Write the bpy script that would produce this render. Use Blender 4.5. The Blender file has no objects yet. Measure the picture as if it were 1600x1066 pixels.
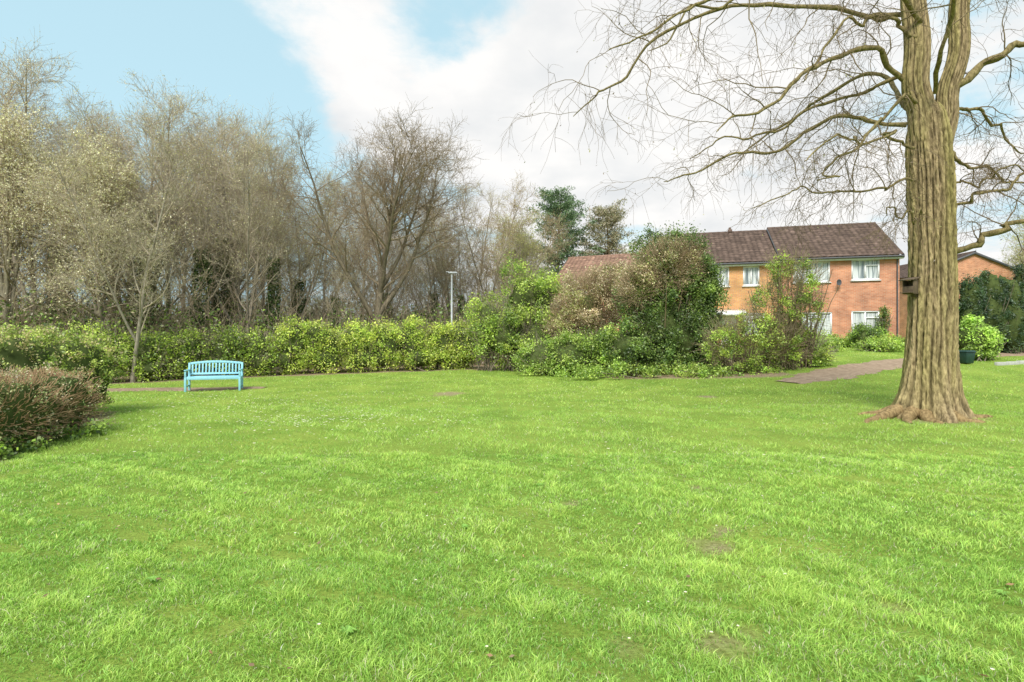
import bpy, math, random
import numpy as np
from mathutils import Vector, Matrix
RS=np.random.default_rng
scene=bpy.context.scene
col=scene.collection
f32=np.float32

# ------------------------------------------------------------ helpers
def sstep(t):
    t=np.clip(t,0,1); return t*t*(3-2*t)
_nr=RS(5)
_nd=_nr.normal(size=(14,3)); _nd/=np.linalg.norm(_nd,axis=1)[:,None]
_nf=_nr.uniform(.6,1.7,14); _np=_nr.uniform(0,6.28,14)
def noise(P,s=1.0,seed=0):
    P=np.asarray(P,float)
    q=P@(_nd.T)*(_nf*s)+_np*(1+seed*1.37)
    q2=(P*1.9)@(_nd[::-1].T)*(_nf*s)+_np*(2+seed*.77)
    return (np.sin(q+1.3*np.sin(q2[:, ::-1]*.6)).sum(1)*.5+np.sin(q2).sum(1)*.3)/4.0
def hgt(x,y):
    x=np.asarray(x,float); y=np.asarray(y,float)
    h=1.0*sstep((y-10)/20)*sstep((x-2)/12)+.25*sstep((y-16)/14)
    h=h+.018*np.sin(x*1.9+.6*y)*np.sin(y*1.5-.4*x+1)*(np.abs(x)<60)
    return h
def H1(x,y): return float(hgt(x,y))

class Bld:
    def __init__(s): s.V=[];s.C=[];s.F=[];s.M=[];s.n=0
    def add(s,V,F,c=(1,1,1),mi=0):
        V=np.asarray(V,f32).reshape(-1,3); F=np.asarray(F,np.int64)
        if len(V)==0 or len(F)==0: return
        c=np.asarray(c,f32)
        if c.ndim==1: c=np.tile(c,(len(V),1))
        s.V.append(V); s.C.append(c); s.F.append(F+s.n); s.M.append(np.full(len(F),mi,np.int32)); s.n+=len(V)
    def box(s,c,d,rz=0,c3=(1,1,1),mi=0,R=None):
        x,y,z=[k/2 for k in d]
        v=np.array([[-x,-y,-z],[x,-y,-z],[x,y,-z],[-x,y,-z],[-x,-y,z],[x,-y,z],[x,y,z],[-x,y,z]])
        if R is None: R=np.array(Matrix.Rotation(rz,3,'Z'))
        v=v@np.array(R).T+np.array(c)
        s.add(v,[[0,3,2,1],[4,5,6,7],[0,1,5,4],[1,2,6,5],[2,3,7,6],[3,0,4,7]],c3,mi)
    def build(s,name,mats,parent=None,smooth=False,loc=(0,0,0),rot=0,bevel=0):
        me=bpy.data.meshes.new(name)
        V=np.concatenate(s.V); C=np.concatenate(s.C)
        me.vertices.add(len(V)); me.vertices.foreach_set('co',V.ravel())
        nl=sum(F.size for F in s.F); nf=sum(len(F) for F in s.F)
        me.loops.add(nl); me.polygons.add(nf)
        me.loops.foreach_set('vertex_index',np.concatenate([F.ravel() for F in s.F]).astype(np.int32))
        tot=np.concatenate([np.full(len(F),F.shape[1]) for F in s.F])
        st=np.concatenate([[0],np.cumsum(tot)[:-1]]).astype(np.int32)
        me.polygons.foreach_set('loop_start',st)
        me.polygons.foreach_set('material_index',np.concatenate(s.M))
        if smooth: me.polygons.foreach_set('use_smooth',np.ones(nf,bool))
        me.update(calc_edges=True)
        a=me.color_attributes.new('Col','FLOAT_COLOR','POINT')
        a.data.foreach_set('color',np.concatenate([C,np.ones((len(C),1),f32)],1).ravel())
        for m in (mats if isinstance(mats,(list,tuple)) else [mats]): me.materials.append(m)
        ob=bpy.data.objects.new(name,me); col.objects.link(ob)
        ob.location=loc; ob.rotation_euler[2]=rot
        if parent: ob.parent=parent
        if bevel:
            b=ob.modifiers.new('bevel','BEVEL'); b.width=bevel; b.segments=2
        return ob
def empty(name,loc,rot=0,label=None,cat=None,group=None):
    o=bpy.data.objects.new(name,None); col.objects.link(o); o.location=loc; o.rotation_euler[2]=rot
    o.empty_display_size=.2
    if label: o['label']=label
    if cat: o['category']=cat
    if group: o['group']=group
    return o
def tag(o,label,cat=None,kind=None,group=None):
    o['label']=label
    if cat:o['category']=cat
    if kind:o['kind']=kind
    if group:o['group']=group
    return o
def nrm(D): return D/np.maximum(np.linalg.norm(D,axis=-1,keepdims=True),1e-9)

def tubes(P,R,sides):
    B,n,_=P.shape
    T=np.empty_like(P); T[:,1:-1]=P[:,2:]-P[:,:-2]; T[:,0]=P[:,1]-P[:,0]; T[:,-1]=P[:,-1]-P[:,-2]
    T=nrm(T)
    m=nrm(P[:,-1]-P[:,0])
    ref=np.where(np.abs(m[:,2:3])>.8,np.array([[1.,0,0]]),np.array([[0,0,1.]]))
    U=nrm(np.cross(T,ref[:,None,:])); W=np.cross(T,U)
    a=np.arange(sides)*2*np.pi/sides
    V=P[:,:,None,:]+R[:,:,None,None]*(np.cos(a)[None,None,:,None]*U[:,:,None,:]+np.sin(a)[None,None,:,None]*W[:,:,None,:])
    idx=np.arange(B*n*sides).reshape(B,n,sides)
    a0=idx[:,:-1,:]; b0=np.roll(a0,-1,axis=2); d0=idx[:,1:,:]; c0=np.roll(d0,-1,axis=2)
    F=np.stack([a0,b0,c0,d0],-1).reshape(-1,4)
    return V.reshape(-1,3),F
def grow(S,D,L,r0,r1,n,wander,trop,rng):
    Bn=len(S); P=np.zeros((Bn,n,3)); P[:,0]=S; D=nrm(D.copy()); st=L/(n-1)
    for i in range(1,n):
        D=D+rng.normal(0,wander,(Bn,3)); D[:,2]+=trop; D=nrm(D)
        P[:,i]=P[:,i-1]+D*st[:,None]
    t=np.linspace(0,1,n)[None]
    return P, r0[:,None]*(1-t)+r1[:,None]*t
def spawn(P,R,k,t0,t1,ang,rng,flat=0.):
    Bn,n,_=P.shape
    t=t0+(t1-t0)*(np.arange(k)[None]+rng.random((Bn,k)))/k
    fi=t*(n-1); i=np.minimum(fi.astype(int),n-2); fr=(fi-i)[...,None]
    b=np.arange(Bn)[:,None]
    S=P[b,i]*(1-fr)+P[b,i+1]*fr; T=nrm(P[b,i+1]-P[b,i]); Rt=(R[b,i]*(1-fr[...,0])+R[b,i+1]*fr[...,0])
    ref=np.where(np.abs(T[...,2:3])>.8,np.array([1.,0,0]),np.array([0,0,1.]))
    U=nrm(np.cross(T,ref)); W=np.cross(T,U)
    az=rng.random((Bn,1))*6.28+np.arange(k)[None]*2.4+rng.normal(0,.5,(Bn,k))
    an=np.radians(ang+rng.normal(0,9,(Bn,k)))
    D=np.cos(an)[...,None]*T+np.sin(an)[...,None]*(np.cos(az)[...,None]*U+np.sin(az)[...,None]*W)
    D[...,2]*=(1-flat)
    return S.reshape(-1,3),nrm(D).reshape(-1,3),t.ravel(),Rt.ravel(),np.repeat(np.arange(Bn),k)
def leafq(C,size,rng,asp=.55,up=0.):
    n=len(C); Nn=nrm(rng.normal(size=(n,3))+np.array([-.15,-.5,.8])*up); U=nrm(np.cross(Nn,nrm(rng.normal(size=(n,3))))); W=np.cross(Nn,U)
    s=(size*rng.uniform(.6,1.35,n))[:,None]
    V=np.stack([C-U*s*.5,C+W*s*asp*.5,C+U*s*.5,C-W*s*asp*.5],1).reshape(-1,3)
    return V,np.arange(4*n).reshape(n,4)
def pal(colors,n,rng,jit=.18,w=None):
    c=np.array(colors)[rng.choice(len(colors),n,p=w)]
    return c*np.exp(rng.normal(0,jit,(n,1)))
def catmull(pts,n):
    p=np.array(pts,float); p=np.vstack([2*p[0]-p[1],p,2*p[-1]-p[-2]]); m=len(p)-3
    out=[]
    for t in np.linspace(0,m-1e-6,n):
        i=int(t);f=t-i;a,b,c,d=p[i:i+4]
        out.append(.5*((2*b)+(-a+c)*f+(2*a-5*b+4*c-d)*f*f+(-a+3*b-3*c+d)*f**3))
    return np.array(out)

# ------------------------------------------------------------ materials
def newmat(name):
    m=bpy.data.materials.new(name); m.use_nodes=True; nt=m.node_tree; nt.nodes.clear()
    o=nt.nodes.new('ShaderNodeOutputMaterial'); return m,nt,o
def N(nt,t,**k):
    n=nt.nodes.new(t)
    for a,b in k.items():
        setattr(n,a,b)
    return n
def leafmat(name,trans=.35,gloss=.06,gain=1.0):
    m,nt,o=newmat(name)
    a=N(nt,'ShaderNodeAttribute',attribute_name='Col')
    vm=N(nt,'ShaderNodeVectorMath',operation='SCALE'); vm.inputs['Scale'].default_value=gain
    d=N(nt,'ShaderNodeBsdfDiffuse'); t=N(nt,'ShaderNodeBsdfTranslucent'); g=N(nt,'ShaderNodeBsdfGlossy'); g.inputs['Roughness'].default_value=.5
    mx=N(nt,'ShaderNodeMixShader'); mx.inputs[0].default_value=trans; m2=N(nt,'ShaderNodeMixShader'); m2.inputs[0].default_value=gloss
    L=nt.links.new
    L(a.outputs['Color'],vm.inputs[0])
    L(vm.outputs[0],d.inputs['Color']); L(vm.outputs[0],t.inputs['Color'])
    L(d.outputs[0],mx.inputs[1]); L(t.outputs[0],mx.inputs[2]); L(mx.outputs[0],m2.inputs[1]); L(g.outputs[0],m2.inputs[2]); L(m2.outputs[0],o.inputs[0])
    return m
def simple(name,rgb,rough=.7,nscale=20,namt=.25,bump=0,stretch=(1,1,1),metal=0,attr=False,rgb2=None,spec=.5):
    m,nt,o=newmat(name); L=nt.links.new
    p=N(nt,'ShaderNodeBsdfPrincipled'); p.inputs['Roughness'].default_value=rough; p.inputs['Metallic'].default_value=metal
    p.inputs['Specular IOR Level'].default_value=spec
    tc=N(nt,'ShaderNodeTexCoord'); mp=N(nt,'ShaderNodeMapping'); mp.inputs['Scale'].default_value=stretch
    nz=N(nt,'ShaderNodeTexNoise'); nz.inputs['Scale'].default_value=nscale; nz.inputs['Detail'].default_value=6; nz.inputs['Roughness'].default_value=.65
    L(tc.outputs['Object'],mp.inputs[0]); L(mp.outputs[0],nz.inputs['Vector'])
    cr=N(nt,'ShaderNodeValToRGB'); e=cr.color_ramp.elements
    e[0].position=.3; e[1].position=.7
    r2=rgb2 or tuple(min(1,c*(1+namt)) for c in rgb)
    r1=tuple(c*(1-namt) for c in rgb)
    e[0].color=(*r1,1); e[1].color=(*r2,1)
    L(nz.outputs['Fac'],cr.inputs[0])
    if attr:
        a=N(nt,'ShaderNodeAttribute',attribute_name='Col'); mm=N(nt,'ShaderNodeMix',data_type='RGBA',blend_type='MULTIPLY'); mm.inputs[0].default_value=1
        L(cr.outputs[0],mm.inputs[6]); L(a.outputs['Color'],mm.inputs[7]); L(mm.outputs[2],p.inputs['Base Color'])
    else: L(cr.outputs[0],p.inputs['Base Color'])
    if bump:
        b=N(nt,'ShaderNodeBump'); b.inputs['Strength'].default_value=.8; b.inputs['Distance'].default_value=bump
        L(nz.outputs['Fac'],b.inputs['Height']); L(b.outputs[0],p.inputs['Normal'])
    L(p.outputs[0],o.inputs[0]); return m
M_leaf=leafmat('leaf_surface',.38,.05,1.85); M_blade=leafmat('grass_blade',.45,.03,1.0)
M_bark=simple('grey_brown_bark',(.27,.235,.18),.9,9,.45,.02,(1,1,.35),attr=True,spec=.2)
M_twig=simple('twig_bark',(.40,.335,.25),.9,3,.25,0,attr=True,spec=.1)
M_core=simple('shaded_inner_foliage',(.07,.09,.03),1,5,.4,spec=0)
M_bigbark=simple('furrowed_bark',(.25,.195,.112),.95,20,.55,.045,(1,1,.3),attr=True,rgb2=(.45,.37,.225),spec=.05)
M_blue=simple('blue_paint',(.25,.53,.62),.55,30,.1)
M_wood=simple('weathered_wood',(.11,.075,.045),.85,12,.4,.004,(1,1,.3))
M_white=simple('white_upvc',(.8,.8,.78),.35,4,.04)
M_metal=simple('galvanised_steel',(.5,.52,.53),.5,6,.1,metal=.1)
M_lead=simple('dark_grey_trim',(.07,.07,.075),.6,6,.2)
M_bin=simple('dark_green_plastic',(.012,.04,.03),.4,5,.2)
M_tile=simple('brown_roof_tile',(.145,.10,.08),.85,5,.35,.0,attr=True,spec=.2)
M_tile2=simple('red_roof_tile',(.33,.20,.145),.85,5,.3,.0,attr=True,spec=.2)
M_soil=simple('bare_soil_and_bark_mulch',(.23,.16,.10),1,9,.5,.03,rgb2=(.42,.31,.21),spec=.1)
M_path=simple('worn_earth_path',(.30,.21,.14),1,6,.3,.01,rgb2=(.42,.31,.22),spec=.1)
M_kerb=simple('concrete_kerb',(.42,.41,.38),.9,12,.2,.003)

def brickmat(name,c1,c2,mortar):
    m,nt,o=newmat(name); L=nt.links.new
    tc=N(nt,'ShaderNodeTexCoord'); sp=N(nt,'ShaderNodeSeparateXYZ'); ad=N(nt,'ShaderNodeMath',operation='ADD'); cb=N(nt,'ShaderNodeCombineXYZ')
    L(tc.outputs['Object'],sp.inputs[0]); L(sp.outputs[0],ad.inputs[0]); L(sp.outputs[1],ad.inputs[1]); L(ad.outputs[0],cb.inputs[0]); L(sp.outputs[2],cb.inputs[1])
    b=N(nt,'ShaderNodeTexBrick'); b.inputs['Scale'].default_value=1; b.inputs['Brick Width'].default_value=.225; b.inputs['Row Height'].default_value=.075; b.inputs['Mortar Size'].default_value=.006
    b.inputs['Color1'].default_value=(*c1,1); b.inputs['Color2'].default_value=(*c2,1); b.inputs['Mortar'].default_value=(*mortar,1); b.inputs['Bias'].default_value=0
    L(cb.outputs[0],b.inputs['Vector'])
    nz=N(nt,'ShaderNodeTexNoise'); nz.inputs['Scale'].default_value=1.3; nz.inputs['Detail'].default_value=8; L(cb.outputs[0],nz.inputs['Vector'])
    cr=N(nt,'ShaderNodeValToRGB'); cr.color_ramp.elements[0].color=(.68,.68,.7,1); cr.color_ramp.elements[1].color=(1.2,1.15,1.1,1); cr.color_ramp.elements[0].position=.3; cr.color_ramp.elements[1].position=.7
    L(nz.outputs['Fac'],cr.inputs[0])
    mm=N(nt,'ShaderNodeMix',data_type='RGBA',blend_type='MULTIPLY'); mm.inputs[0].default_value=1
    L(b.outputs['Color'],mm.inputs[6]); L(cr.outputs[0],mm.inputs[7])
    p=N(nt,'ShaderNodeBsdfPrincipled'); p.inputs['Roughness'].default_value=.9; p.inputs['Specular IOR Level'].default_value=.2; L(mm.outputs[2],p.inputs['Base Color'])
    bp=N(nt,'ShaderNodeBump',invert=True); bp.inputs['Distance'].default_value=.006; L(b.outputs['Fac'],bp.inputs['Height']); L(bp.outputs[0],p.inputs['Normal'])
    L(p.outputs[0],o.inputs[0]); return m
M_brick=brickmat('orange_red_brick',(.66,.31,.18),(.53,.22,.12),(.57,.48,.38))
M_brick2=brickmat('golden_brick',(.70,.38,.14),(.58,.28,.12),(.55,.46,.34))
def glassmat():
    m,nt,o=newmat('window_glass'); p=N(nt,'ShaderNodeBsdfPrincipled'); L=nt.links.new
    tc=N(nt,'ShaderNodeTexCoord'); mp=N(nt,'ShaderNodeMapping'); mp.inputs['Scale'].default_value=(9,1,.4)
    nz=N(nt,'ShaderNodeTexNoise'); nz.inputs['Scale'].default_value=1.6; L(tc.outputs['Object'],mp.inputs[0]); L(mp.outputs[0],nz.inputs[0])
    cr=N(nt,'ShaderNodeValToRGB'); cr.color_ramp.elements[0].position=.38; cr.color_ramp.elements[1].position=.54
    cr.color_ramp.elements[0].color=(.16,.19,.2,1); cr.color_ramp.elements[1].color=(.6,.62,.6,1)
    L(nz.outputs['Fac'],cr.inputs[0]); L(cr.outputs[0],p.inputs['Base Color']); p.inputs['Roughness'].default_value=.06
    L(p.outputs[0],o.inputs[0]); return m
M_glass=glassmat()

# ------------------------------------------------------------ world, sun, camera
w=bpy.data.worlds.new('World'); scene.world=w; w.use_nodes=True; nt=w.node_tree; nt.nodes.clear(); L=nt.links.new
SUN_EL=math.radians(48); SUN_AZ=math.radians(195)
sky=N(nt,'ShaderNodeTexSky',sky_type='NISHITA'); sky.sun_disc=False; sky.sun_elevation=SUN_EL; sky.sun_rotation=SUN_AZ
sky.ozone_density=2.0; sky.air_density=1.0; sky.dust_density=.6
bg1=N(nt,'ShaderNodeBackground'); bg1.inputs[1].default_value=.15
bgh=N(nt,'ShaderNodeBackground'); bgh.inputs[0].default_value=(.57,.84,.94,1); bgh.inputs[1].default_value=1.05
bg2=N(nt,'ShaderNodeBackground'); bg2.inputs[1].default_value=1.15
tc=N(nt,'ShaderNodeTexCoord'); sp=N(nt,'ShaderNodeSeparateXYZ'); L(tc.outputs['Generated'],sp.inputs[0])
def M(op,a,b=None,clamp=False):
    n=N(nt,'ShaderNodeMath',operation=op); n.use_clamp=clamp
    for i,v in enumerate((a,b)):
        if v is None: continue
        if hasattr(v,'is_output'): L(v,n.inputs[i])
        else: n.inputs[i].default_value=v
    return n.outputs[0]
zz=M('ADD',M('MAXIMUM',sp.outputs[2],0),.22)
cb=N(nt,'ShaderNodeCombineXYZ'); L(M('DIVIDE',sp.outputs[0],zz),cb.inputs[0]); L(M('DIVIDE',sp.outputs[1],zz),cb.inputs[1])
nz=N(nt,'ShaderNodeTexNoise'); nz.inputs['Scale'].default_value=2.1; nz.inputs['Detail'].default_value=9; nz.inputs['Roughness'].default_value=.6; nz.inputs['Distortion'].default_value=.2
mp=N(nt,'ShaderNodeMapping'); mp.inputs['Location'].default_value=(3.1,1.7,0); L(cb.outputs[0],mp.inputs[0]); L(mp.outputs[0],nz.inputs['Vector'])
def blob(d,k,amp):
    d=Vector(d).normalized(); v=N(nt,'ShaderNodeVectorMath',operation='DOT_PRODUCT'); L(tc.outputs['Generated'],v.inputs[0]); v.inputs[1].default_value=d
    return M('MULTIPLY',M('POWER',M('MAXIMUM',v.outputs['Value'],0),k),amp)
acc=nz.outputs['Fac']
for px,py,k,a in [(640,120,60,.14),(820,150,30,.10),(950,180,20,.16),(1200,200,16,.14),(470,15,260,.14),(60,40,14,-.17),(330,200,50,-.12),(700,25,260,-.24),(430,240,90,-.08),(700,330,120,-.10),(1000,350,90,-.08),(1250,60,30,.05)]:
    acc=M('ADD',acc,blob(((px-800)/890,1,(533-py)/890),k,a))
cr=N(nt,'ShaderNodeValToRGB'); cr.color_ramp.elements[0].position=.42; cr.color_ramp.elements[1].position=.64; cr.color_ramp.interpolation='EASE'
L(acc,cr.inputs[0])
nz2=N(nt,'ShaderNodeTexNoise'); nz2.inputs['Scale'].default_value=2.6; nz2.inputs['Detail'].default_value=8
mp2=N(nt,'ShaderNodeMapping'); mp2.inputs['Location'].default_value=(8.3,3.2,1); L(cb.outputs[0],mp2.inputs[0]); L(mp2.outputs[0],nz2.inputs['Vector'])
cr2=N(nt,'ShaderNodeValToRGB'); cr2.color_ramp.elements[0].position=.34; cr2.color_ramp.elements[1].position=.58
cr2.color_ramp.elements[0].color=(.70,.72,.735,1); cr2.color_ramp.elements[1].color=(.885,.875,.86,1); L(nz2.outputs['Fac'],cr2.inputs[0]); L(cr2.outputs[0],bg2.inputs[0])
hm=N(nt,'ShaderNodeMapRange'); hm.inputs['From Min'].default_value=.0; hm.inputs['From Max'].default_value=.5; hm.inputs['To Min'].default_value=.96; hm.inputs['To Max'].default_value=.82
L(sp.outputs[2],hm.inputs[0])
L(sky.outputs[0],bg1.inputs[0])
mxh=N(nt,'ShaderNodeMixShader'); L(hm.outputs[0],mxh.inputs[0]); L(bg1.outputs[0],mxh.inputs[1]); L(bgh.outputs[0],mxh.inputs[2])
mx=N(nt,'ShaderNodeMixShader'); L(cr.outputs[0],mx.inputs[0]); L(mxh.outputs[0],mx.inputs[1]); L(bg2.outputs[0],mx.inputs[2])
wo=N(nt,'ShaderNodeOutputWorld'); L(mx.outputs[0],wo.inputs[0])

sd=bpy.data.lights.new('sun','SUN'); sd.energy=5.0; sd.angle=math.radians(24); sd.color=(1,.97,.92)
so=bpy.data.objects.new('sun',sd); col.objects.link(so)
S=Vector((math.sin(SUN_AZ)*math.cos(SUN_EL),math.cos(SUN_AZ)*math.cos(SUN_EL),math.sin(SUN_EL)))
so.rotation_euler=S.to_track_quat('Z','Y').to_euler(); so.location=(0,-5,20)
cd=bpy.data.cameras.new('camera'); cd.lens=20.0; cd.sensor_width=36; cd.clip_end=3000; cd.clip_start=.05
co=bpy.data.objects.new('camera',cd); col.objects.link(co); co.location=(0,0,1.6); co.rotation_euler=(math.radians(90),0,0)
scene.camera=co
scene.view_settings.view_transform='Standard'; scene.view_settings.look='None'; scene.view_settings.exposure=0

# ------------------------------------------------------------ ground
PX=np.array([-40,-16,-14.5,-10.8,-6,-2,0,2.2,4,6.2,8.2,9.5,14,22,40])
PY=np.array([18.5,19.2,20.0,22.8,25.2,27.2,26.8,23.6,21.9,20.6,19.8,19.8,22.4,25.0,28.5])
def yfar(x): return np.interp(x,PX,PY)
patches=[(1.57,4.5,.12),(1.08,2.95,.09),(.62,2.9,.07),(.55,5.6,.06),(-1.9,17.2,.35),(1.75,4.85,.07),(2.3,3.4,.06),(5.5,16,.2),(1.3,3.1,.06),(-.3,4.0,.05),(2.0,6.2,.08),(1.5,4.1,.05),(.9,7.5,.07)]
TX,TY=8.75,12.0
def soilmask(x,y):
    m=np.zeros_like(x)
    P=np.stack([x,y,0*x],1); nn=noise(P,6,3)*.35+noise(P,15,4)*.35
    for a,b,r in patches: m=np.maximum(m,.85*sstep(1.6-np.hypot(x-a,(y-b)*.8)/r+nn*1.5))
    m=np.maximum(m,sstep(1.45-np.hypot(x-TX,y-TY)/.9+nn)*.8)
    m=np.maximum(m,sstep((y-yfar(x))/.5+.4+nn*.6)*(y<60)*(x<9.8))
    m=np.maximum(m,sstep(((-6.75-.36*(y-7.6))-x)/.3+nn)*(y<13)*(y>4)*.9)
    return np.clip(m,0,1)
xs=np.concatenate([-np.geomspace(900,26,24),np.arange(-25,30.01,.2),np.geomspace(31,900,24)])
ys=np.concatenate([-np.geomspace(300,4,14),np.arange(-3,36.01,.2),np.geomspace(37,1500,26)])
X,Y=np.meshgrid(xs,ys); x=X.ravel();y=Y.ravel(); z=hgt(x,y)
sm=soilmask(x,y)
sm[y>40]*=.0
nx=len(xs);ny=len(ys); i=np.arange(nx*ny).reshape(ny,nx)
F=np.stack([i[:-1,:-1],i[:-1,1:],i[1:,1:],i[1:,:-1]],-1).reshape(-1,4)
g=Bld(); g.add(np.stack([x,y,z],1),F,np.stack([sm,sm,sm],1))
m,nt,o=newmat('lawn_ground'); L=nt.links.new
tc=N(nt,'ShaderNodeTexCoord')
n1=N(nt,'ShaderNodeTexNoise'); n1.inputs['Scale'].default_value=.7; n1.inputs['Detail'].default_value=8; L(tc.outputs['Object'],n1.inputs[0])
n2=N(nt,'ShaderNodeTexNoise'); n2.inputs['Scale'].default_value=28; n2.inputs['Detail'].default_value=6; n2.inputs['Roughness'].default_value=.7; L(tc.outputs['Object'],n2.inputs[0])
c1=N(nt,'ShaderNodeValToRGB'); c1.color_ramp.elements[0].color=(.18,.28,.045,1); c1.color_ramp.elements[1].color=(.28,.38,.07,1); c1.color_ramp.elements[0].position=.35;c1.color_ramp.elements[1].position=.65
L(n1.outputs['Fac'],c1.inputs[0])
c2=N(nt,'ShaderNodeValToRGB'); c2.color_ramp.elements[0].color=(.17,.12,.07,1); c2.color_ramp.elements[1].color=(.42,.33,.21,1); c2.color_ramp.elements[0].position=.35;c2.color_ramp.elements[1].position=.65
L(n2.outputs['Fac'],c2.inputs[0])
c3=N(nt,'ShaderNodeValToRGB'); c3.color_ramp.elements[0].color=(.65,.55,.5,1); c3.color_ramp.elements[1].color=(1.25,1.25,1.25,1); c3.color_ramp.elements[0].position=.3;c3.color_ramp.elements[1].position=.7
L(n2.outputs['Fac'],c3.inputs[0])
mm=N(nt,'ShaderNodeMix',data_type='RGBA',blend_type='MULTIPLY'); mm.inputs[0].default_value=1; L(c1.outputs[0],mm.inputs[6]); L(c3.outputs[0],mm.inputs[7])
at=N(nt,'ShaderNodeAttribute',attribute_name='Col')
m3=N(nt,'ShaderNodeMix',data_type='RGBA'); L(at.outputs['Fac'],m3.inputs[0]); L(mm.outputs[2],m3.inputs[6]); L(c2.outputs[0],m3.inputs[7])
p=N(nt,'ShaderNodeBsdfPrincipled'); p.inputs['Roughness'].default_value=1; p.inputs['Specular IOR Level'].default_value=.1; L(m3.outputs[2],p.inputs['Base Color'])
bp=N(nt,'ShaderNodeBump'); bp.inputs['Distance'].default_value=.03; L(n2.outputs['Fac'],bp.inputs['Height']); L(bp.outputs[0],p.inputs['Normal']); L(p.outputs[0],o.inputs[0])
gr=g.build('ground',m,smooth=True); gr['kind']='structure'; gr['label']='gently rising open ground under the lawn and gardens'

def strip(name,pts,wid,mat,lift,label,rng=RS(1)):
    c=catmull([(a,b,0) for a,b in pts],60)[:,:2]; t=nrm(np.gradient(c,axis=0)); n=np.stack([-t[:,1],t[:,0]],1)
    k=9; V=[]
    for j in range(k):
        o_=(j/(k-1)-.5)
        wv=np.interp(np.linspace(0,1,60),np.linspace(0,1,len(wid)),wid)
        wob=1+.12*np.sin(np.arange(60)*.9+j)+.1*np.sin(np.arange(60)*2.3+2*j) if j in(0,k-1) else np.ones(60)
        q=c+n*(o_*wv*wob)[:,None]; V.append(np.c_[q,hgt(q[:,0],q[:,1])+lift*(1 if 0<j<k-1 else .2)])
    V=np.stack(V,1); i=np.arange(60*k).reshape(60,k)
    F=np.stack([i[:-1,:-1],i[1:,:-1],i[1:,1:],i[:-1,1:]],-1).reshape(-1,4)
    b=Bld(); b.add(V.reshape(-1,3),F); ob=b.build(name,mat,smooth=True); ob['kind']='structure'; ob['label']=label; return ob
PATH=[(8.9,18.4),(10.6,19.4),(13.5,21.2),(18,23.6),(28,27)]
strip('path',PATH,[.9,1.7,1.6,1.1,1.1],M_path,.025,'worn brown earth path running past the shrubs')
MUL=[(-14.8,18.3),(-12.8,18.4),(-11,18.5),(-9.4,18.8),(-8.2,18.9)]
strip('mulch_path',MUL,[.5,1.0,1.2,1.1,.4],M_soil,.02,'brown bark mulch strip under the bench')

# grass
rng=RS(11)
def near_line(x,y,pts,hw):
    c=catmull([(a,b,0) for a,b in pts],40)[:,:2]
    d=np.full(len(x),9e9)
    for q in c: d=np.minimum(d,(x-q[0])**2+(y-q[1])**2)
    return d<hw*hw
def blades(n,y0,y1,wd,hh,seg,b):
    u=rng.random(n); y=np.sqrt(y0*y0+u*(y1*y1-y0*y0)); x=(rng.random(n)*2-1)*(y*1.02+1.2)
    P=np.stack([x,y,0*x],1)
    sm=soilmask(x,y); cl3=noise(P,10,6); cp=noise(P,3.0,12)
    keep=(rng.random(n)>sm*1.02)&(y<yfar(x)+.3+9*(x>9.8))&(rng.random(n)<np.clip(.74+.65*cl3+.3*cp,.12,1))
    if y1>15: keep&=~near_line(x,y,PATH,.65)&~near_line(x,y,MUL,.45)
    x=x[keep];y=y[keep];sm=sm[keep];cl3=cl3[keep];cp=cp[keep];P=P[keep];n=len(x)
    cl=noise(P,4.2,1); cl2=noise(P,.8,2); c4=noise(P,24,7); c5=noise(P,1.7,15)
    z=hgt(x,y)
    h=hh*rng.uniform(.4,1.2,n)*np.clip(1+.5*cl+.7*cl3+.5*c4+.15*c5,.2,2.6)*(1-.5*sm)
    a=rng.random(n)*6.283; a2=noise(P,6,9)*4+rng.normal(0,1.7,n)
    lean=h*rng.uniform(.3,1.7,n)
    wx=np.cos(a)*wd*rng.uniform(.6,1.3,n)/2; wy=np.sin(a)*wd*rng.uniform(.6,1.3,n)/2
    lx=np.cos(a2)*lean; ly=np.sin(a2)*lean
    t=np.clip(.5+.28*cl2+.3*cl+.5*cl3+.18*c5+.3*c4+rng.normal(0,.22,n),0,1)[:,None]
    c=np.array([.235,.47,.07])*(1-t)+np.array([.56,.78,.16])*t
    st=rng.random(n)<np.clip(.06+.08*cp-.05*cl3,.02,.25); c[st]=np.array([.68,.62,.40])
    c=np.minimum(c*np.exp(rng.normal(0,.22,(n,1))),.9)
    if seg==2:
        V=np.stack([np.stack([x-wx,y-wy,z-.005],1),np.stack([x+wx,y+wy,z-.005],1),
            np.stack([x-wx*.8+lx*.35,y-wy*.8+ly*.35,z+h*.6],1),np.stack([x+wx*.8+lx*.35,y+wy*.8+ly*.35,z+h*.6],1),
            np.stack([x+lx,y+ly,z+h*.85],1)],1).reshape(-1,3)
        k=np.arange(n)[:,None]*5
        F=np.concatenate([k+[0,1,3],k+[0,3,2],k+[2,3,4]],0)
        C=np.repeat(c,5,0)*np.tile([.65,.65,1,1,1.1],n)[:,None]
    else:
        V=np.stack([np.stack([x-wx,y-wy,z-.01],1),np.stack([x+wx,y+wy,z-.01],1),np.stack([x+lx,y+ly,z+h],1)],1).reshape(-1,3)
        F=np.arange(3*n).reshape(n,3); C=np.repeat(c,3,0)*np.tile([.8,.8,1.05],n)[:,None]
    b.add(V,F,C)
b=Bld()
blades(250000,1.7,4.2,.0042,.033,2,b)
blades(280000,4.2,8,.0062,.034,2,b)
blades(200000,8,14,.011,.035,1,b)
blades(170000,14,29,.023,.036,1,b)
go=b.build('lawn_grass',M_blade); go['kind']='stuff'; tag(go,'bright green uneven lawn grass with yellowish tufts','grass')

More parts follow.
